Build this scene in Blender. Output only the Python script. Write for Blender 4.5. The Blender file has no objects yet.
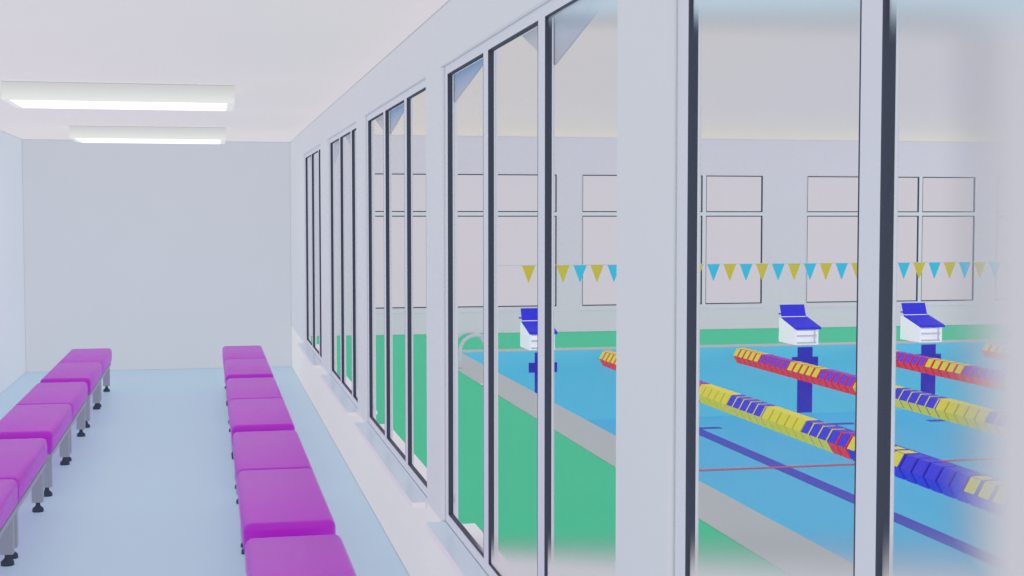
import bpy, bmesh, math, random
from mathutils import Vector, Matrix
random.seed(7)
S = bpy.context.scene
COL = S.collection

# ------------------------------------------------------------------ helpers
def lin(c):
    return tuple(((v/255)/12.92 if v/255 <= .04045 else ((v/255+.055)/1.055)**2.4) for v in c)

def mat(name, rgb, rough=.6, spec=.3, noise=.03, scale=6., metallic=0., coat=0.):
    """procedural principled: base colour with a faint noise mottling"""
    m = bpy.data.materials.new(name); m.use_nodes = True
    nt = m.node_tree; b = nt.nodes['Principled BSDF']
    c = lin(rgb)
    tc = nt.nodes.new('ShaderNodeTexCoord'); n = nt.nodes.new('ShaderNodeTexNoise')
    n.inputs['Scale'].default_value = scale; n.inputs['Detail'].default_value = 3
    r = nt.nodes.new('ShaderNodeMapRange')
    r.inputs['To Min'].default_value = 1-noise; r.inputs['To Max'].default_value = 1+noise
    mx = nt.nodes.new('ShaderNodeVectorMath'); mx.operation = 'SCALE'; mx.inputs[0].default_value = c
    nt.links.new(tc.outputs['Object'], n.inputs['Vector'])
    nt.links.new(n.outputs['Fac'], r.inputs['Value'])
    nt.links.new(r.outputs['Result'], mx.inputs['Scale'])
    nt.links.new(mx.outputs['Vector'], b.inputs['Base Color'])
    b.inputs['Roughness'].default_value = rough
    b.inputs['Specular IOR Level'].default_value = spec
    b.inputs['Metallic'].default_value = metallic
    b.inputs['Coat Weight'].default_value = coat
    return m

class MB:
    def __init__(s): s.bm = bmesh.new(); s.mi = 0
    def quad(s, pts):
        f = s.bm.faces.new([s.bm.verts.new(p) for p in pts]); f.material_index = s.mi; return f
    def box(s, x0, x1, y0, y1, z0, z1):
        v = [s.bm.verts.new((x, y, z)) for x in (x0, x1) for y in (y0, y1) for z in (z0, z1)]
        for q in ((0,1,3,2),(4,6,7,5),(0,4,5,1),(2,3,7,6),(0,2,6,4),(1,5,7,3)):
            f = s.bm.faces.new([v[i] for i in q]); f.material_index = s.mi
        return s
    def rbox(s, x0, x1, y0, y1, z0, z1, r, seg=3, crown=0.):
        b = bmesh.new()
        v = [b.verts.new((x, y, z)) for x in (x0, x1) for y in (y0, y1) for z in (z0, z1)]
        for q in ((0,1,3,2),(4,6,7,5),(0,4,5,1),(2,3,7,6),(0,2,6,4),(1,5,7,3)): b.faces.new([v[i] for i in q])
        bmesh.ops.bevel(b, geom=list(b.edges), offset=r, segments=seg, affect='EDGES', profile=.5, clamp_overlap=True)
        me = bpy.data.meshes.new('tmp'); b.to_mesh(me); b.free(); s.bm.from_mesh(me); bpy.data.meshes.remove(me)
        return s
    def prism(s, prof, y0, y1, axis='y'):
        """extrude a closed profile: axis y -> profile (x,z); x -> (y,z)"""
        def P(a, b, t): return (a, t, b) if axis == 'y' else (t, a, b)
        A = [s.bm.verts.new(P(a, b, y0)) for a, b in prof]; B = [s.bm.verts.new(P(a, b, y1)) for a, b in prof]
        n = len(prof)
        fs = [s.bm.faces.new(A), s.bm.faces.new(B[::-1])]
        for i in range(n): fs.append(s.bm.faces.new((A[i], B[i], B[(i+1) % n], A[(i+1) % n])))
        for f in fs: f.material_index = s.mi
        return s
    def lathe(s, prof, cx, cy, seg=16):
        rings = [[s.bm.verts.new((cx+r*math.cos(2*math.pi*k/seg), cy+r*math.sin(2*math.pi*k/seg), z)) for k in range(seg)] for r, z in prof]
        for a, b in zip(rings, rings[1:]):
            for k in range(seg): s.bm.faces.new((a[k], a[(k+1) % seg], b[(k+1) % seg], b[k])).smooth = True
        s.bm.faces.new(rings[0][::-1]); s.bm.faces.new(rings[-1]); return s
    def tube(s, pts, r, seg=10):
        P = [Vector(p) for p in pts]; rings = []
        up = Vector((0, 1, 0))
        for i, p in enumerate(P):
            t = (P[min(i+1, len(P)-1)] - P[max(i-1, 0)]).normalized()
            a = t.cross(up)
            if a.length < 1e-4: a = t.cross(Vector((1, 0, 0)))
            a.normalize(); b = t.cross(a)
            rings.append([s.bm.verts.new(p + r*(math.cos(2*math.pi*k/seg)*a + math.sin(2*math.pi*k/seg)*b)) for k in range(seg)])
        for a, b in zip(rings, rings[1:]):
            for k in range(seg): s.bm.faces.new((a[k], a[(k+1) % seg], b[(k+1) % seg], b[k])).smooth = True
        s.bm.faces.new(rings[0][::-1]); s.bm.faces.new(rings[-1]); return s
    def build(s, name, mats, parent=None, loc=None):
        bmesh.ops.recalc_face_normals(s.bm, faces=s.bm.faces)
        me = bpy.data.meshes.new(name); s.bm.to_mesh(me); s.bm.free()
        for m in (mats if isinstance(mats, (list, tuple)) else [mats]): me.materials.append(m)
        o = bpy.data.objects.new(name, me); COL.objects.link(o)
        if parent is not None: o.parent = parent
        if loc is not None: o.location = loc
        return o

def empty(name, loc=(0, 0, 0), rz=0.):
    o = bpy.data.objects.new(name, None); COL.objects.link(o)
    o.location = loc; o.rotation_euler.z = rz; o.empty_display_size = .1
    return o
def tag(o, label, cat, group=None, kind=None):
    o['label'] = label; o['category'] = cat
    if group: o['group'] = group
    if kind: o['kind'] = kind
    return o
def struct(o): o['kind'] = 'structure'; return o
def copy_tree(o, parent=None):
    c = o.copy(); COL.objects.link(c)
    if parent is not None: c.parent = parent
    for ch in [k for k in bpy.data.objects if k.parent == o]: copy_tree(ch, c)
    return c

# ------------------------------------------------------------------ materials
M = {}
M['wall']    = mat('wall_paint', (199,203,212), .75, .2, .012, 3)
M['wallL']   = mat('left_wall_paint', (204,211,223), .6, .3, .012, 3)
M['part']    = mat('partition_paint', (205,209,216), .7, .25, .012, 3)
M['ceil']    = mat('ceiling_paint', (232,225,225), .9, .1, .012, 2)
M['floor']   = mat('corridor_floor_vinyl', (172,197,217), .42, .3, .012, 2)
M['frame']   = mat('window_frame_white', (203,206,217), .5, .3, .01, 8)
M['gasket']  = mat('dark_gasket', (62,66,82), .6, .2, .03, 12)
M['sill']    = mat('sill_top_reflection', (186,200,218), .3, .4, .015, 10)
M['part_bounce'] = mat('partition_floor_bounce', (225,224,224), .7, .25, .012, 3)  # same wall below the windows, floor bounce painted in as a lighter tone
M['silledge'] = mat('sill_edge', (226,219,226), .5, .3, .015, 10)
M['hallwall']= mat('hall_wall_paint', (201,200,213), .75, .2, .012, 3)
M['hallceil']= mat('hall_ceiling_paint', (236,216,214), .9, .1, .012, 2)
M['deck']    = mat('green_deck_coating', (66,187,146), .7, .2, .02, 5)
M['coping']  = mat('grey_coping', (166,177,182), .7, .2, .02, 9)
M['poolw']   = mat('pool_wall_tile', (95,190,219), .6, .2, .015, 6)
M['poolf']   = mat('pool_floor_tile', (84,178,224), .6, .2, .015, 4)
M['navy']    = mat('navy_marking', (56,54,176), .6, .2, .02, 9)
M['navyf']   = mat('navy_lane_line', (70,76,184), .6, .2, .02, 9)
M['redline'] = mat('red_marking', (196,84,112), .6, .2, .02, 9)
M['seat']    = mat('magenta_vinyl', (166,29,188), .38, .5, .02, 7, coat=.0)
M['leg']     = mat('bench_grey_metal', (136,141,157), .45, .4, .02, 14)
M['foot']    = mat('black_rubber_foot', (54,60,78), .7, .2, .03, 20)
M['blockw']  = mat('block_white', (236,240,248), .5, .3, .01, 10)
M['blockb']  = mat('block_blue_grip', (52,54,212), .6, .2, .03, 30)
M['chrome']  = mat('brushed_rail_steel', (186,190,202), .3, .5, .02, 20)
M['cord']    = mat('grey_cord', (196,198,206), .8, .1, .02, 30)
M['pen_c']   = mat('pennant_cyan', (66,188,216), .8, .1, .02, 20)
M['pen_y']   = mat('pennant_yellow', (196,186,74), .8, .1, .02, 20)
M['f_y']     = mat('float_yellow', (212,206,72), .5, .3, .02, 20)
M['f_r']     = mat('float_red', (234,60,76), .5, .3, .02, 20)
M['f_b']     = mat('float_blue', (58,56,214), .5, .3, .02, 20)
M['f_p']     = mat('float_purple', (112,60,208), .5, .3, .10, 9)
M['f_yd'] = mat('float_yellow_shade', (166,160,62), .5, .3, .02, 20)  # darker copies for the end faces, imitating shade in the gaps between floats
M['f_rd'] = mat('float_red_shade', (168,44,60), .5, .3, .02, 20)
M['f_bd'] = mat('float_blue_shade', (46,44,160), .5, .3, .02, 20)
M['ext']     = mat('outer_sill', (216,219,228), .6, .2, .01, 10)
for k in ('pen_c', 'pen_y'): M[k].use_backface_culling = False

def emis(name, rgb, st):
    m = bpy.data.materials.new(name); m.use_nodes = True; nt = m.node_tree
    nt.nodes.remove(nt.nodes['Principled BSDF'])
    e = nt.nodes.new('ShaderNodeEmission'); e.inputs['Color'].default_value = (*lin(rgb), 1); e.inputs['Strength'].default_value = st
    nt.links.new(e.outputs[0], nt.nodes['Material Output'].inputs['Surface']); return m
M['lens'] = emis('lit_diffuser', (255,254,250), 1.25)

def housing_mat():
    # light housing: glow painted towards its lower edge, imitating the diffuser's bloom
    m = mat('light_housing_bloom', (212,213,211), .6, .2, .01, 10); nt = m.node_tree; b = nt.nodes['Principled BSDF']
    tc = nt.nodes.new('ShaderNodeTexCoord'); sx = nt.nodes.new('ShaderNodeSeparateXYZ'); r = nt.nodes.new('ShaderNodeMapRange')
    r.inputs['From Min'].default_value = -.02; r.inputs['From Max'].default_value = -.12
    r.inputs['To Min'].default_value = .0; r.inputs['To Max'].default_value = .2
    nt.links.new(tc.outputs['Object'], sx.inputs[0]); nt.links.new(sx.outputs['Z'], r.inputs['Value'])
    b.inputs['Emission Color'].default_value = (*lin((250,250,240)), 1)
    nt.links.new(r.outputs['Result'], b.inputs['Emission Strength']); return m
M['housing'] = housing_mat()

def glass_mat(name, fade):
    """clear pane; painted screen-edge fog whitens it below a sloping line, above a second one and past a vertical edge (world metres)"""
    m = bpy.data.materials.new(name); m.use_nodes = True; nt = m.node_tree; N = nt.nodes; L = nt.links
    N.remove(N['Principled BSDF']); out = N['Material Output']
    tr = N.new('ShaderNodeBsdfTransparent'); tr.inputs['Color'].default_value = (.985, .985, .985, 1)
    gl = N.new('ShaderNodeBsdfGlossy'); gl.inputs['Roughness'].default_value = .05
    base = N.new('ShaderNodeMixShader'); base.inputs[0].default_value = .012
    L.new(tr.outputs[0], base.inputs[1]); L.new(gl.outputs[0], base.inputs[2])
    last = base.outputs[0]
    if fade:
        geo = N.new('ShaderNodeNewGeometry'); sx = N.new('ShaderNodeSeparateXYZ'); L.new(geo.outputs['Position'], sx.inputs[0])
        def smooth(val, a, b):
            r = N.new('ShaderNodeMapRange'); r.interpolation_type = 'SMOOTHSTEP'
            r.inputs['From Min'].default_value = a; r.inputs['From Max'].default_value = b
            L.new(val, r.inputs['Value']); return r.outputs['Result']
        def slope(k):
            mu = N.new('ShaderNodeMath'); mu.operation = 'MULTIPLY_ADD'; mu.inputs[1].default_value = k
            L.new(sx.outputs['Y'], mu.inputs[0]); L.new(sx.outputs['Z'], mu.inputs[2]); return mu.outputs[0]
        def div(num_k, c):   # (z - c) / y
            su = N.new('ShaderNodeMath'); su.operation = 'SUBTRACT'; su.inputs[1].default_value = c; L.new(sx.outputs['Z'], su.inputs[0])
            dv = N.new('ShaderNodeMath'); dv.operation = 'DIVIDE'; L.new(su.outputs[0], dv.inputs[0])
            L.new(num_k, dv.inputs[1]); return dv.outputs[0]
        def fadesh(col):
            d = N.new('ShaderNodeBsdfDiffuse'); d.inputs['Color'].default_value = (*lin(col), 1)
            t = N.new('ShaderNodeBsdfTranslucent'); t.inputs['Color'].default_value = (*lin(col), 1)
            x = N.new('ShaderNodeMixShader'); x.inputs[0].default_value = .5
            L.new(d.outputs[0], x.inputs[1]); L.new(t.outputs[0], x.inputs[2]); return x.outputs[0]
        low = smooth(slope(.2240), 1.838, 1.700)  # screen-edge fade of the refracted view, painted into the pane as white haze
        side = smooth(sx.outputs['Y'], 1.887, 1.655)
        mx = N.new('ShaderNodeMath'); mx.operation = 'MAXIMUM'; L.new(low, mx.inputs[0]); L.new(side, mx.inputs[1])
        f1 = N.new('ShaderNodeMixShader'); L.new(mx.outputs[0], f1.inputs[0]); L.new(last, f1.inputs[1]); L.new(fadesh(FADE1), f1.inputs[2])
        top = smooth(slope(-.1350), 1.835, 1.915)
        f2 = N.new('ShaderNodeMixShader'); L.new(top, f2.inputs[0]); L.new(f1.outputs[0], f2.inputs[1]); L.new(fadesh(FADE2), f2.inputs[2])
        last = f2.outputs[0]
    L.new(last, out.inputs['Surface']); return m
FADE1 = (200,194,200); FADE2 = (186,198,208)
M['glass_fade'] = glass_mat('faded_pane_glass', True)
M['glass'] = glass_mat('clear_pane_glass', False)

def water_mat():
    m = bpy.data.materials.new('clear_pool_water'); m.use_nodes = True; nt = m.node_tree; N = nt.nodes; L = nt.links
    N.remove(N['Principled BSDF'])
    tr = N.new('ShaderNodeBsdfTransparent'); tr.inputs['Color'].default_value = (.97, .995, 1, 1)
    gl = N.new('ShaderNodeBsdfGlossy'); gl.inputs['Roughness'].default_value = .12
    n = N.new('ShaderNodeTexNoise'); n.inputs['Scale'].default_value = 1.2
    bp = N.new('ShaderNodeBump'); bp.inputs['Strength'].default_value = .05; L.new(n.outputs['Fac'], bp.inputs['Height']); L.new(bp.outputs[0], gl.inputs['Normal'])
    mx = N.new('ShaderNodeMixShader'); mx.inputs[0].default_value = .03
    L.new(tr.outputs[0], mx.inputs[1]); L.new(gl.outputs[0], mx.inputs[2]); L.new(mx.outputs[0], N['Material Output'].inputs['Surface'])
    return m
M['water'] = water_mat()

def refr_mat(name, top, bot):
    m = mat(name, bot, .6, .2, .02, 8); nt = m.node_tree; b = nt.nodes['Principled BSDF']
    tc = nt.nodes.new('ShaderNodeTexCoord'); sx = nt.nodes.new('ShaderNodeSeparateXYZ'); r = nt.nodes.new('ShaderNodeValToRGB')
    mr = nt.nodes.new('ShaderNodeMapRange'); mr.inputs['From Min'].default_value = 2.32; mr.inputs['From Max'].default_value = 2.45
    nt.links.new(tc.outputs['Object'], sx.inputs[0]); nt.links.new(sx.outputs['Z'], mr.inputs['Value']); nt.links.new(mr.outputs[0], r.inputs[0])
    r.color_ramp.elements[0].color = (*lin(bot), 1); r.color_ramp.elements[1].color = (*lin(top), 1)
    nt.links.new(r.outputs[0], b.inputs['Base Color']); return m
M['refr_b'] = refr_mat('refraction_tri_blue', (135,165,200), (188,188,198))
M['refr_c'] = refr_mat('refraction_tri_pale', (176,190,208), (178,178,190))
M['refr_g'] = refr_mat('refraction_tri_grey', (180,184,196), (186,190,200))

# ------------------------------------------------------------------ dimensions (metres; X right, Y along the corridor)
H = 2.75; XL, XR = -2.118, 1.0; YE = 17.6; YB = -2.5
HX1, HY0, HY1, HH = 18.0, -8.0, 22.0, 3.1
WT = .045                      # partition thickness
YF = [3.012, 6.15, 9.24, 12.10, 15.18]; YN = [.28, 3.42, 6.58, 9.73, 12.88]; Z0, Z1 = .5, 2.5

# ------------------------------------------------------------------ corridor shell
struct(MB().box(XL-.1, XR, YB, YE+.1, -.1, 0).build('floor', M['floor']))
struct(MB().box(XL-.1, XR, YB, YE+.1, H, H+.1).build('ceiling', M['ceil']))
struct(MB().box(XL-.1, XL, YB, YE+.1, 0, H).build('wall_left', M['wallL']))
struct(MB().box(XL, XR, YE, YE+.1, 0, H).build('wall_back', M['wall']))
# partition between corridor and pool hall, with five window openings
w = MB()
spans = list(zip(YN, YF))
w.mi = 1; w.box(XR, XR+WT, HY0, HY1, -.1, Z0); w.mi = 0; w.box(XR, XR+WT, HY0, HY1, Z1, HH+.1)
ys = HY0
for a, b in spans:
    w.box(XR, XR+WT, ys, a, Z0, Z1); ys = b
w.box(XR, XR+WT, ys, HY1, Z0, Z1)
struct(w.build('wall_right', [M['part'], M['part_bounce']]))

# ------------------------------------------------------------------ corridor windows
def corridor_window(n, yf):
    JW, MW = .075, (.073 if yf < 4 else .094)
    PW = .903-MW
    r = struct(empty('window_%d' % n, (XR, yf, Z0)))
    y0 = YN[YF.index(yf)]
    O = (-XR, -yf, -Z0)
    def B(m): bmesh.ops.translate(m.bm, verts=m.bm.verts, vec=O); return m
    bands = []                                  # solid bars of the frame along Y (far -> near)
    pan = []
    y = yf-JW
    bars = [(yf-JW, yf)]
    for k in range(3):
        pan.append((y-PW, y)); y -= PW
        if k < 2: bars.append((y-MW, y)); y -= MW
    bars.append((min(y0, y)-.02, y))
    f = MB()
    fx0, fx1, fx2 = XR+.018, XR+.0385, XR+.0435
    for a, b in bars: f.box(fx0, fx2, a, b, Z0, Z1)
    for a, b in pan:
        f.box(fx0, fx2, a, b, Z0, Z0+.047); f.box(fx0, fx2, a, b, Z1-.04, Z1)
        # slightly wider outer sash on the hall side
        f.box(fx1, fx2, b-.005, b, Z0+.047, Z1-.04)
        f.box(fx1, fx2, a, a+.004, Z0+.047, Z1-.04)
        oc = .004 if yf < 4 else (.017, .011, .005)[pan.index((a, b))]     # outer cover strip on the hall side
        f.box(fx2, fx2+oc, b, b+.03, Z0, Z1)
    B(f).build('window_frame', M['frame'], r)
    for a, b in pan:
        g = MB(); e = .004                        # dark lining of the sash around the pane
        zz0, zz1 = Z0+.047, Z1-.04
        for (ya, yb, za, zb) in ((b-e, b, zz0, zz1), (a, a+e, zz0, zz1), (a+e, b-e, zz0, zz0+e), (a+e, b-e, zz1-e, zz1)):
            g.box(fx0-.0005, fx1, ya, yb, za, zb)
        B(g).build('gasket', M['gasket'], r)
        p = MB(); xg = XR+.027
        p.quad([(xg, a+e, zz0+e), (xg, b-e, zz0+e), (xg, b-e, zz1-e), (xg, a+e, zz1-e)])
        B(p).build('glass_pane', M['glass_fade'] if yf < 7 else M['glass'], r)
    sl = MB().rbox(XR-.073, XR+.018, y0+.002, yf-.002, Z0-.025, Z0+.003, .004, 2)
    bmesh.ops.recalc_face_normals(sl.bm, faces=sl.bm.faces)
    for fc in sl.bm.faces: fc.material_index = 1 if fc.normal.z < .5 else 0  # top faces painted bluer to stand for the reflected floor
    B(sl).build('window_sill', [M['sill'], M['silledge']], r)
    B(MB().rbox(XR+WT+.001, XR+.15, y0+.12, yf+.0, Z0-.035, Z0-.012, .004, 2)).build('outer_sill', M['ext'], r)
    h = MB().rbox(XR+.0435, XR+.048, yf-JW-.03, yf-JW-.004, .60, .63, .0015, 2)
    B(h).build('hinge', M['frame'], r)
    return r, pan, O
REFR_TRIS = {4: [(0, .0, .80, .118, 'refr_b'), (1, .44, .82, .125, 'refr_g'), (2, .0, .74, .145, 'refr_c')],
          3: [(0, .15, .82, .15, 'refr_g'), (1, .0, .80, .13, 'refr_b')],
          2: [(0, .05, .70, .17, 'refr_g'), (1, .10, .82, .16, 'refr_g'), (2, .2, .6, .16, 'refr_g')],
          1: [(0, .2, .5, .16, 'refr_g')]}
for k in range(5):
    n = 5-k; yf = YF[k]
    r, pan, O = corridor_window(n, yf)
    for (pi, d0, d1, drop, mt) in REFR_TRIS.get(n, []):
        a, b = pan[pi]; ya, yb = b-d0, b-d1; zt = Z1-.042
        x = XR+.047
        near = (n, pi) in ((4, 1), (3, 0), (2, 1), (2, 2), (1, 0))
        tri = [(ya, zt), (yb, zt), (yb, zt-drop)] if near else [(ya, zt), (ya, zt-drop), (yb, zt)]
        q = MB(); q.prism(tri, x, x+.006, 'x')  # added triangle imitating a refraction artifact of the glass, no real part
        o = q.build('refraction_tri', M[mt], r, loc=(0, 0, 0))
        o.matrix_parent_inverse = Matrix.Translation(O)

# ------------------------------------------------------------------ ceiling lights
def light(y0, y1, x0, x1, label):
    zb = H-.122
    r = tag(empty('ceiling_light', ((x0+x1)/2, (y0+y1)/2, H)), label, 'ceiling light', 'corridor ceiling lights')
    cx, cy = (x0+x1)/2, (y0+y1)/2
    hx, hy = (x1-x0)/2, (y1-y0)/2
    h = MB(); e = .05
    h.box(-hx, hx, -hy, -hy+.03, zb-H, 0); h.box(-hx, hx, hy-.03, hy, zb-H, 0)
    h.box(-hx, -hx+e, -hy+.03, hy-.03, zb-H, 0); h.box(hx-e, hx, -hy+.03, hy-.03, zb-H, 0); h.box(-hx+e, hx-e, -hy+.03, hy-.03, -.02, -.001)
    h.build('housing', M['housing'], r)
    MB().rbox(-hx+e, hx-e, -hy+.03, hy-.03, zb-H-.004, zb-H+.012, .003, 1).build('diffuser', M['lens'], r)
    return r
light(10.05, 10.8, -1.335, .195, 'lit white box light on the ceiling, the nearer and larger of two')
light(14.85, 15.75, -1.335, .195, 'lit white box light on the ceiling, the farther one near the end wall')

# ------------------------------------------------------------------ benches
BL, BW, SZ = 2.87, .42, .45
def make_bench():
    r = empty('bench', (0, 0, 0))               # origin at far end centre on the floor, runs towards -Y
    hw = BW/2
    for k in range(2):
        y1 = -k*BL/2-.002; y0 = y1-BL/2+.004
        c = MB().rbox(-hw, hw, y0, y1, SZ-.155, SZ, .035, 4)
        for f in c.bm.faces: f.smooth = True
        c.build('seat_cushion', M['seat'], r)
    f = MB()
    for sx in (-1, 1): f.box(sx*(hw-.03)-.022, sx*(hw-.03)+.022, -BL+.04, -.04, SZ-.18, SZ-.155)
    for y in (-.04, -BL/2+.06, -BL/2-.02, -BL+.08): f.box(-hw+.052, hw-.052, y-.04, y, SZ-.18, SZ-.155)
    f.build('frame', M['leg'], r)
    for y in (-.12, -BL/2+.075, -BL/2-.085, -BL+.14):
        for sx in (-1, 1):
            x = sx*(hw-.052)
            l = MB().rbox(x-.034, x+.034, y-.03, y+.03, .06, SZ-.18, .004, 2).build('leg', M['leg'], r)
            ft = MB().lathe([(.033, 0), (.035, .008), (.033, .022), (.018, .034), (.014, .042), (.014, .06)], x, y, 16)
            ft.build('foot', M['foot'], l)
    return r
PB = 3.12; Y0B = 15.62
left_lab = ['magenta two-cushion bench by the left wall, the farthest of that row',
            'magenta two-cushion bench by the left wall, second from the far end',
            'magenta two-cushion bench at the left picture edge, nearest of the left row']
right_lab = ['magenta two-cushion bench beside the windows, the farthest of that row',
             'magenta two-cushion bench beside the windows, second from the far end',
             'magenta two-cushion bench beside the windows, second from the camera',
             'magenta bench beside the windows, nearest the camera and cut by the picture bottom']
proto = make_bench(); first = True
for cx, labs, grp in ((-1.213, left_lab, 'benches along the left wall'), (.357, right_lab, 'benches along the windows')):
    for i, lb in enumerate(labs):
        b = proto if first else copy_tree(proto); first = False
        b.location = (cx, Y0B-PB*i, 0)
        tag(b, lb, 'bench', grp)

# ------------------------------------------------------------------ pool hall shell
PX0, PX1, PY0, PY1, PZ = 3.34, 15.42, -6.0, 18.98, -.99
CS = .42; CF = .30
hx0 = XR+WT
d = MB()
d.box(hx0, PX0-CS, HY0, HY1, -.1, 0); d.box(PX1+CS, HX1, HY0, HY1, -.1, 0)
d.box(PX0-CS, PX1+CS, PY1+CF, HY1, -.1, 0); d.box(PX0-CS, PX1+CS, HY0, PY0-CS, -.1, 0)
struct(d.build('floor_deck', M['deck']))
c = MB()
c.box(PX0-CS, PX0, PY0-CS, PY1+CF, -.006, .004); c.box(PX1, PX1+CS, PY0-CS, PY1+CF, -.006, .004)
c.box(PX0, PX1, PY1, PY1+CF, -.006, .004); c.box(PX0, PX1, PY0-CS, PY0, -.006, .004)
struct(c.build('trim_pool_edge', M['coping']))
pb = MB()
pb.mi = 0
pb.box(PX0-.1, PX0, PY0-.1, PY1+.1, PZ-.1, -.006); pb.box(PX1, PX1+.1, PY0-.1, PY1+.1, PZ-.1, -.006)
pb.box(PX0, PX1, PY1, PY1+.1, PZ-.1, -.006); pb.box(PX0, PX1, PY0-.1, PY0, PZ-.1, -.006)
pb.mi = 1; pb.box(PX0, PX1, PY0, PY1, PZ-.1, PZ)
pool = struct(pb.build('pool_basin', [M['poolw'], M['poolf']]))
LANES = [4.44, 6.32, 8.24, 10.16, 12.06, 13.96]
for x, xm in zip(LANES, [4.50, 6.44, 8.36, 10.29, 12.2, 14.1]):
    l = MB(); z = PZ+.003
    l.quad([(x-.1, PY0+.9, z), (x+.1, PY0+.9, z), (x+.1, 17.9, z), (x-.1, 17.9, z)])
    l.quad([(x-.4, 17.9, z), (x+.4, 17.9, z), (x+.4, 18.05, z), (x-.4, 18.05, z)])
    l.build('lane_line', M['navyf'], pool)
    t = MB(); y = PY1-.004
    t.quad([(xm-.115, y, PZ+.02), (xm+.115, y, PZ+.02), (xm+.115, y, -.025), (xm-.115, y, -.025)])
    t.quad([(xm-.2, y-.001, -.30), (xm+.2, y-.001, -.30), (xm+.2, y-.001, -.165), (xm-.2, y-.001, -.165)])
    t.build('target_mark', M['navy'], pool)
q = MB(); z = PZ+.0045
q.quad([(PX0+.02, 14.93, z), (PX1-.02, 14.93, z), (PX1-.02, 15.02, z), (PX0+.02, 15.02, z)])
q.build('cross_line', M['redline'], pool)
q = MB(); q.quad([(PX0, PY0, -.21), (PX1, PY0, -.21), (PX1, PY1, -.21), (PX0, PY1, -.21)])
o = q.build('pool_water', M['water']); tag(o, 'clear blue water filling the swimming pool', 'water', kind='stuff')

struct(MB().box(hx0, HX1, HY0, HY1+.1, HH, HH+.1).build('ceiling_hall', M['hallceil']))
# far hall wall with window openings (x spans), each three panes wide
FW = [(2.37, 5.45), (5.85, 8.93), (9.69, 12.76), (13.15, 16.22)]
FZ0, FZ1 = .40, 2.52
w = MB()
w.box(hx0, HX1, HY1, HY1+.12, -.1, FZ0); w.box(hx0, HX1, HY1, HY1+.12, FZ1, HH)
xs = hx0
for a, b in FW: w.box(xs, a, HY1, HY1+.12, FZ0, FZ1); xs = b
w.box(xs, HX1, HY1, HY1+.12, FZ0, FZ1)
struct(w.build('wall_far', M['hallwall']))
for k, (a, b) in enumerate(FW):
    r = struct(empty('window_%d' % (6+k), (a, HY1, FZ0)))
    O = (-a, -HY1, -FZ0)
    def B(m): bmesh.ops.translate(m.bm, verts=m.bm.verts, vec=O); return m
    y0, y1 = HY1-.004, HY1+.028
    mw, ed, zt0, zt1 = .06, .012, 1.855, 1.912
    pw = (b-a-2*ed-2*mw)/3
    xs = [a+ed+i*(pw+mw) for i in range(3)]
    f = MB()
    f.box(a, a+ed, y0, y1, FZ0, FZ1); f.box(b-ed, b, y0, y1, FZ0, FZ1)
    f.box(a+ed, b-ed, y0, y1, FZ0, FZ0+ed); f.box(a+ed, b-ed, y0, y1, FZ1-ed, FZ1); f.box(a+ed, b-ed, y0, y1, zt0, zt1)
    for i in (1, 2):
        f.box(xs[i]-mw, xs[i], y0, y1, FZ0+ed, zt0); f.box(xs[i]-mw, xs[i], y0, y1, zt1, FZ1-ed)
    B(f).build('window_frame', M['frame'], r)
    for x in xs:
        for z0, z1 in ((FZ0+ed, zt0), (zt1, FZ1-ed)):
            g = MB(); e = .016
            g.box(x, x+e*.6, y0+.001, y1, z0, z1); g.box(x+pw-e, x+pw, y0+.001, y1, z0, z1)
            g.box(x+e, x+pw-e, y0+.001, y1, z0, z0+e); g.box(x+e, x+pw-e, y0+.001, y1, z1-e, z1)
            B(g).build('gasket', M['gasket'], r)
            p = MB(); yy = HY1+.012
            p.quad([(x+e, yy, z0+e), (x+pw-e, yy, z0+e), (x+pw-e, yy, z1-e), (x+e, yy, z1-e)])
            B(p).build('glass_pane', M['glass'], r)
    B(MB().rbox(a-.05, b+.05, HY1-.03, HY1-.001, FZ0-.06, FZ0-.045, .005, 2)).build('window_sill', M['frame'], r)

# ------------------------------------------------------------------ starting blocks
def make_block():
    r = empty('starting_block', (0, 0, 0))       # origin: front centre on the coping, front faces -Y
    hw = .18
    b = MB()
    side = [(0, 0), (0, .232), (.48, .352), (.58, .352), (.59, .02), (.57, 0)]
    b.prism(side, -hw, -hw+.03, 'x'); b.prism(side, hw-.03, hw, 'x')
    b.box(-hw+.03, hw-.03, .05, .07, 0, .2); b.box(-hw+.03, hw-.03, .54, .56, 0, .345)
    b.box(-hw+.03, hw-.03, .0, .05, .205, .228); b.box(-hw+.03, hw-.03, .0, .05, 0, .02)
    b.prism([(.0, .20), (.0, .23), (.48, .349), (.56, .349), (.56, .33)], -hw+.03, hw-.03, 'x')
    b.build('body', M['blockw'], r)
    t = MB()                                     # sloping blue platform, overhanging at one side and the front
    t.prism([(-.03, .222), (-.03, .254), (.46, .372), (.48, .372), (.48, .352), (.0, .232)], -hw-.004, hw+.03, 'x')
    t.build('platform', M['blockb'], r)
    k = MB(); k.prism([(.485, .370), (.56, .545), (.578, .545), (.503, .365)], -hw+.004, hw+.022, 'x')
    k.build('back_plate', M['blockb'], r)
    s = MB(); s.prism([(.455, .371), (.495, .38), (.51, .37), (.48, .36)], -hw, hw+.005, 'x')
    s.build('edge_strip', M['blockw'], r)
    for z in (.13, .03):
        MB().rbox(-hw+.03, hw-.03, .004, .03, z-.012, z+.012, .004, 2).build('grip_bar', M['chrome'], r)
    MB().rbox(hw-.062, hw-.044, .0, .028, .02, .205, .004, 2).build('grip_post', M['chrome'], r)
    MB().rbox(-hw-.035, -hw, .50, .53, .405, .425, .005, 2).build('side_bracket', M['blockb'], r)
    return r
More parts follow.
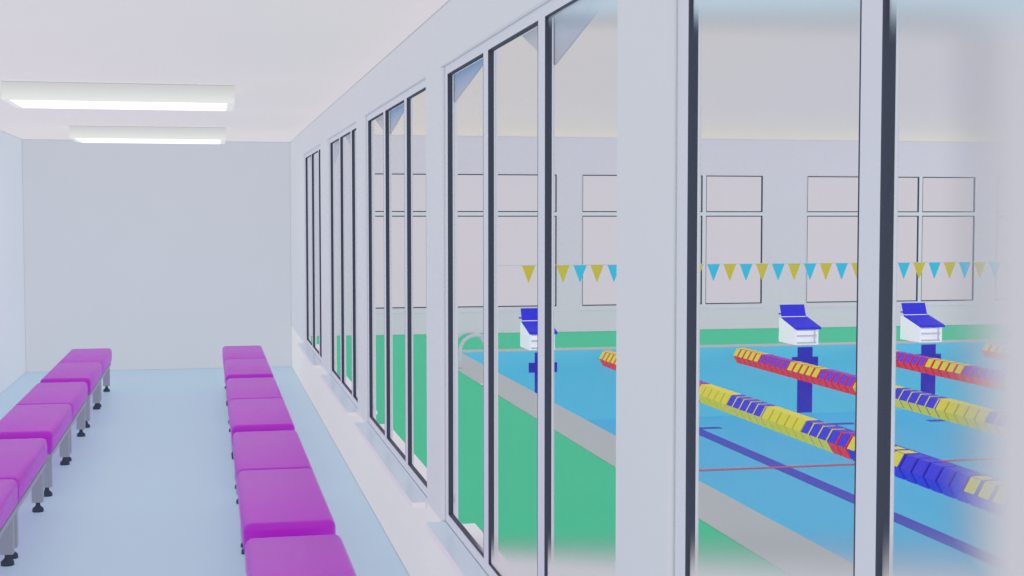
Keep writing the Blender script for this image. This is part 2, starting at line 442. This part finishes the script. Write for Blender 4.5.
blocks = [(4.49, 'white starting block with blue platform, leftmost beside the pool ladder'),
          (6.44, 'white starting block with blue platform, second from the left, behind the wide pier'),
          (8.385, 'white starting block with blue platform seen whole through the middle pane'),
          (10.325, 'white starting block with blue platform, rightmost, right of the thick dark mullion')]
pr = make_block()
for i, (x, lb) in enumerate(blocks):
    b = pr if i == 0 else copy_tree(pr)
    b.location = (x, PY1+.005, .004); tag(b, lb, 'starting block', 'starting blocks at the far pool end')

# ------------------------------------------------------------------ lane ropes
FP, FL, FR = .189, .162, .118
PROTO = {}
def float_mesh(base, panel):
    key = (base, panel)
    if key in PROTO: return PROTO[key]
    bm = bmesh.new(); n = 6
    prof = [(-FL/2, .055), (-FL/2, FR-.008), (-FL/2+.008, FR), (FL/2-.008, FR), (FL/2, FR-.008), (FL/2, .055)]
    rings = []
    for y, rad in prof:
        rings.append([bm.verts.new((rad*math.cos(math.pi/3*k), y, rad*math.sin(math.pi/3*k))) for k in range(n)])
    for a, b in zip(rings, rings[1:]):
        for k in range(n):
            fc = bm.faces.new((a[k], a[(k+1) % n], b[(k+1) % n], b[k]))
            if a is rings[0] or b is rings[-1]: fc.material_index = 2
    fa = bm.faces.new(rings[0]); fb = bm.faces.new(rings[-1][::-1]); fa.material_index = fb.material_index = 2
    if panel:                                    # coloured panels set on the upper facets
        for k in (0, 1, 2):
            a0, a1 = math.pi/3*k, math.pi/3*(k+1); R = FR+.0025
            p0 = Vector((R*math.cos(a0), 0, R*math.sin(a0))); p1 = Vector((R*math.cos(a1), 0, R*math.sin(a1)))
            u0, u1 = p0.lerp(p1, .02), p0.lerp(p1, .98)
            y0, y1 = -FL/2+.012, FL/2-.012
            vs = [bm.verts.new(v) for v in ((u0.x, y0, u0.z), (u1.x, y0, u1.z), (u1.x, y1, u1.z), (u0.x, y1, u0.z))]
            f = bm.faces.new(vs); f.material_index = 1
    bmesh.ops.recalc_face_normals(bm, faces=bm.faces)
    me = bpy.data.meshes.new('float_%s' % base); bm.to_mesh(me); bm.free()
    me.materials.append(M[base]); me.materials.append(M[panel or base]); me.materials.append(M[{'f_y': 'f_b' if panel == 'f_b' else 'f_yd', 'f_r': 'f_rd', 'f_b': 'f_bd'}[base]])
    PROTO[key] = me; return me
def colours(i):
    g = i//5
    if i < 20: return ('f_r', 'f_y') if g % 2 == 0 else ('f_r', 'f_p')
    if i < 38: return ('f_y', None) if g % 2 == 0 else ('f_y', 'f_b')
    if i < 40: return ('f_r', 'f_b')
    return ('f_b', 'f_y') if g % 2 == 0 else ('f_b', None)
ROPES = [(5.36, 'lane rope nearest the green deck, its long yellow and blue run reaching lower right'),
         (7.31, 'second lane rope from the green deck, ending left of the whole starting block'),
         (9.22, 'third lane rope from the deck, red and purple, passing behind the thick dark mullion'),
         (11.15, 'farthest lane rope, only its faint red end showing at the right picture edge')]
for ri, (x, lb) in enumerate(ROPES):
    r = tag(empty('lane_rope', (x, PY1, -.105)), lb, 'lane rope', 'lane ropes floating in the pool')
    MB().tube([(0, -.005, 0), (0, PY0-PY1+.01, 0)], .012, 8).build('cable', M['cord'], r)
    nf = (72, 55, 45, 40)[ri]
    for i in range(nf):
        o = bpy.data.objects.new('float', float_mesh(*colours(max(i-1, 0) if ri == 0 else i))); COL.objects.link(o)
        o.parent = r; o.location = (0, -.275-FP*i, 0)
    nrest = int((PY1-PY0-.3)/FP)
    bm = bmesh.new()
    for i in range(nf, nrest):
        cb = 'f_b' if i//5 % 2 else 'f_y'
        me = float_mesh(cb, None); n0 = len(bm.verts); nfc = len(bm.faces)
        bm.from_mesh(me); bm.verts.ensure_lookup_table(); bm.faces.ensure_lookup_table()
        for v in bm.verts[n0:]: v.co.y += -.275-FP*i
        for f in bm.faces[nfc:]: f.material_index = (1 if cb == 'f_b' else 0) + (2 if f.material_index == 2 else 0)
    me = bpy.data.meshes.new('float_run'); bm.to_mesh(me); bm.free(); 
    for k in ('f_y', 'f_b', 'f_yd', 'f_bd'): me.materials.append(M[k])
    o = bpy.data.objects.new('float_run', me); COL.objects.link(o); o.parent = r; o['kind'] = 'stuff'

# ------------------------------------------------------------------ backstroke flags and poles
FY, FZ = 15.2, 1.31
def pole(x, label):
    r = tag(empty('flag_pole', (x, FY, .004)), label, 'flag pole')
    MB().tube([(0, 0, .02), (0, 0, FZ+.03)], .018, 12).build('shaft', M['frame'], r)
    MB().lathe([(.05, 0), (.05, .012), (.024, .02), (.022, .06)], 0, 0, 16).build('base', M['frame'], r)
pole(2.955, 'slim white flag pole hidden behind a mullion, its base on the grey pool edge')
fl = tag(empty('flag_line', (2.955, FY, FZ)), 'string of yellow and cyan triangular pennants stretched across the pool', 'pennant line')
MB().tube([(0, 0, .0), (15.63-2.955, 0, 0)], .004, 6).build('cord', M['cord'], fl)
X0, FPI = 5.58, .1944
for i in range(-11, 50):
    x = X0+FPI*i-2.955
    p = MB(); p.prism([(x-.076, -.003), (x+.076, -.003), (x+.004, -.188), (x-.004, -.188)], -.001, .001)
    p.build('pennant', M['pen_c'] if i % 2 == 0 else M['pen_y'], fl)

# ------------------------------------------------------------------ pool ladder
ld = tag(empty('pool_ladder', (3.0, 17.2, 0)), 'curved steel pool ladder rails rising from the grey pool edge', 'pool ladder')
for dy in (-.25, .25):
    pts = [(-.015, dy, .004), (-.015, dy, .12), (-.014, dy, .2)]
    cx, cz, R = .188, .205, .203
    for a in range(170, -1, -12): pts.append((cx+R*math.cos(math.radians(a)), dy, cz+R*math.sin(math.radians(a))*.98))
    pts += [(.391, dy, .15), (.391, dy, -.2), (.391, dy, -.75)]
    MB().tube(pts, .021, 12).build('rail', M['chrome'], ld)
for z in (-.25, -.48, -.71): MB().rbox(.36, .43, -.25, .25, z-.012, z+.012, .004, 2).build('rung', M['chrome'], ld)

# ------------------------------------------------------------------ camera
cam = bpy.data.cameras.new('camera'); co = bpy.data.objects.new('camera', cam); COL.objects.link(co)
cam.lens = 50; cam.sensor_width = 36; cam.clip_start = .02; cam.clip_end = 200
f = 1024*50/36; th = math.atan(72/f); psi = math.atan(305/f*math.cos(th))
co.location = (0, 0, 1.85); co.rotation_euler = (math.pi/2-th, 0, -psi)
S.camera = co

# ------------------------------------------------------------------ light
wd = bpy.data.worlds.new('world'); S.world = wd; wd.use_nodes = True
bg = wd.node_tree.nodes['Background']; bg.inputs['Color'].default_value = (*lin((205,201,210)), 1); bg.inputs['Strength'].default_value = 1.0
def area(name, loc, rot, sx, sy, power, col=(1, 1, 1)):
    l = bpy.data.lights.new(name, 'AREA'); l.shape = 'RECTANGLE'; l.size = sx; l.size_y = sy; l.energy = power; l.color = col
    o = bpy.data.objects.new(name, l); COL.objects.link(o); o.location = loc; o.rotation_euler = rot; return o
PI = math.pi
#area('corridor_rear_lamp', (-.55, -2.4, 1.4), (PI/2, 0, 0), 2.9, 2.5, 6)
area('hall_side_fill', (17.9, 9, 1.5), (0, PI/2, 0), 2.8, 26, 200)  # unseen fill lamp added to brighten the hall from its open side
area('hall_near_fill', (9, -7.9, 1.5), (PI/2, 0, 0), 15, 2.8, 60)  # second added fill, at the hall's open near end
S.cycles.max_bounces = 12; S.cycles.transparent_max_bounces = 24; S.cycles.diffuse_bounces = 1
S.view_settings.view_transform = 'Standard'; S.view_settings.look = 'None'; S.view_settings.exposure = 0
S.cycles.use_fast_gi = True; S.cycles.fast_gi_method = 'ADD'
wd.light_settings.ao_factor = .55; wd.light_settings.distance = .008
S.cycles.denoising_input_passes = 'RGB'
S.cycles.caustics_reflective = False; S.cycles.caustics_refractive = False
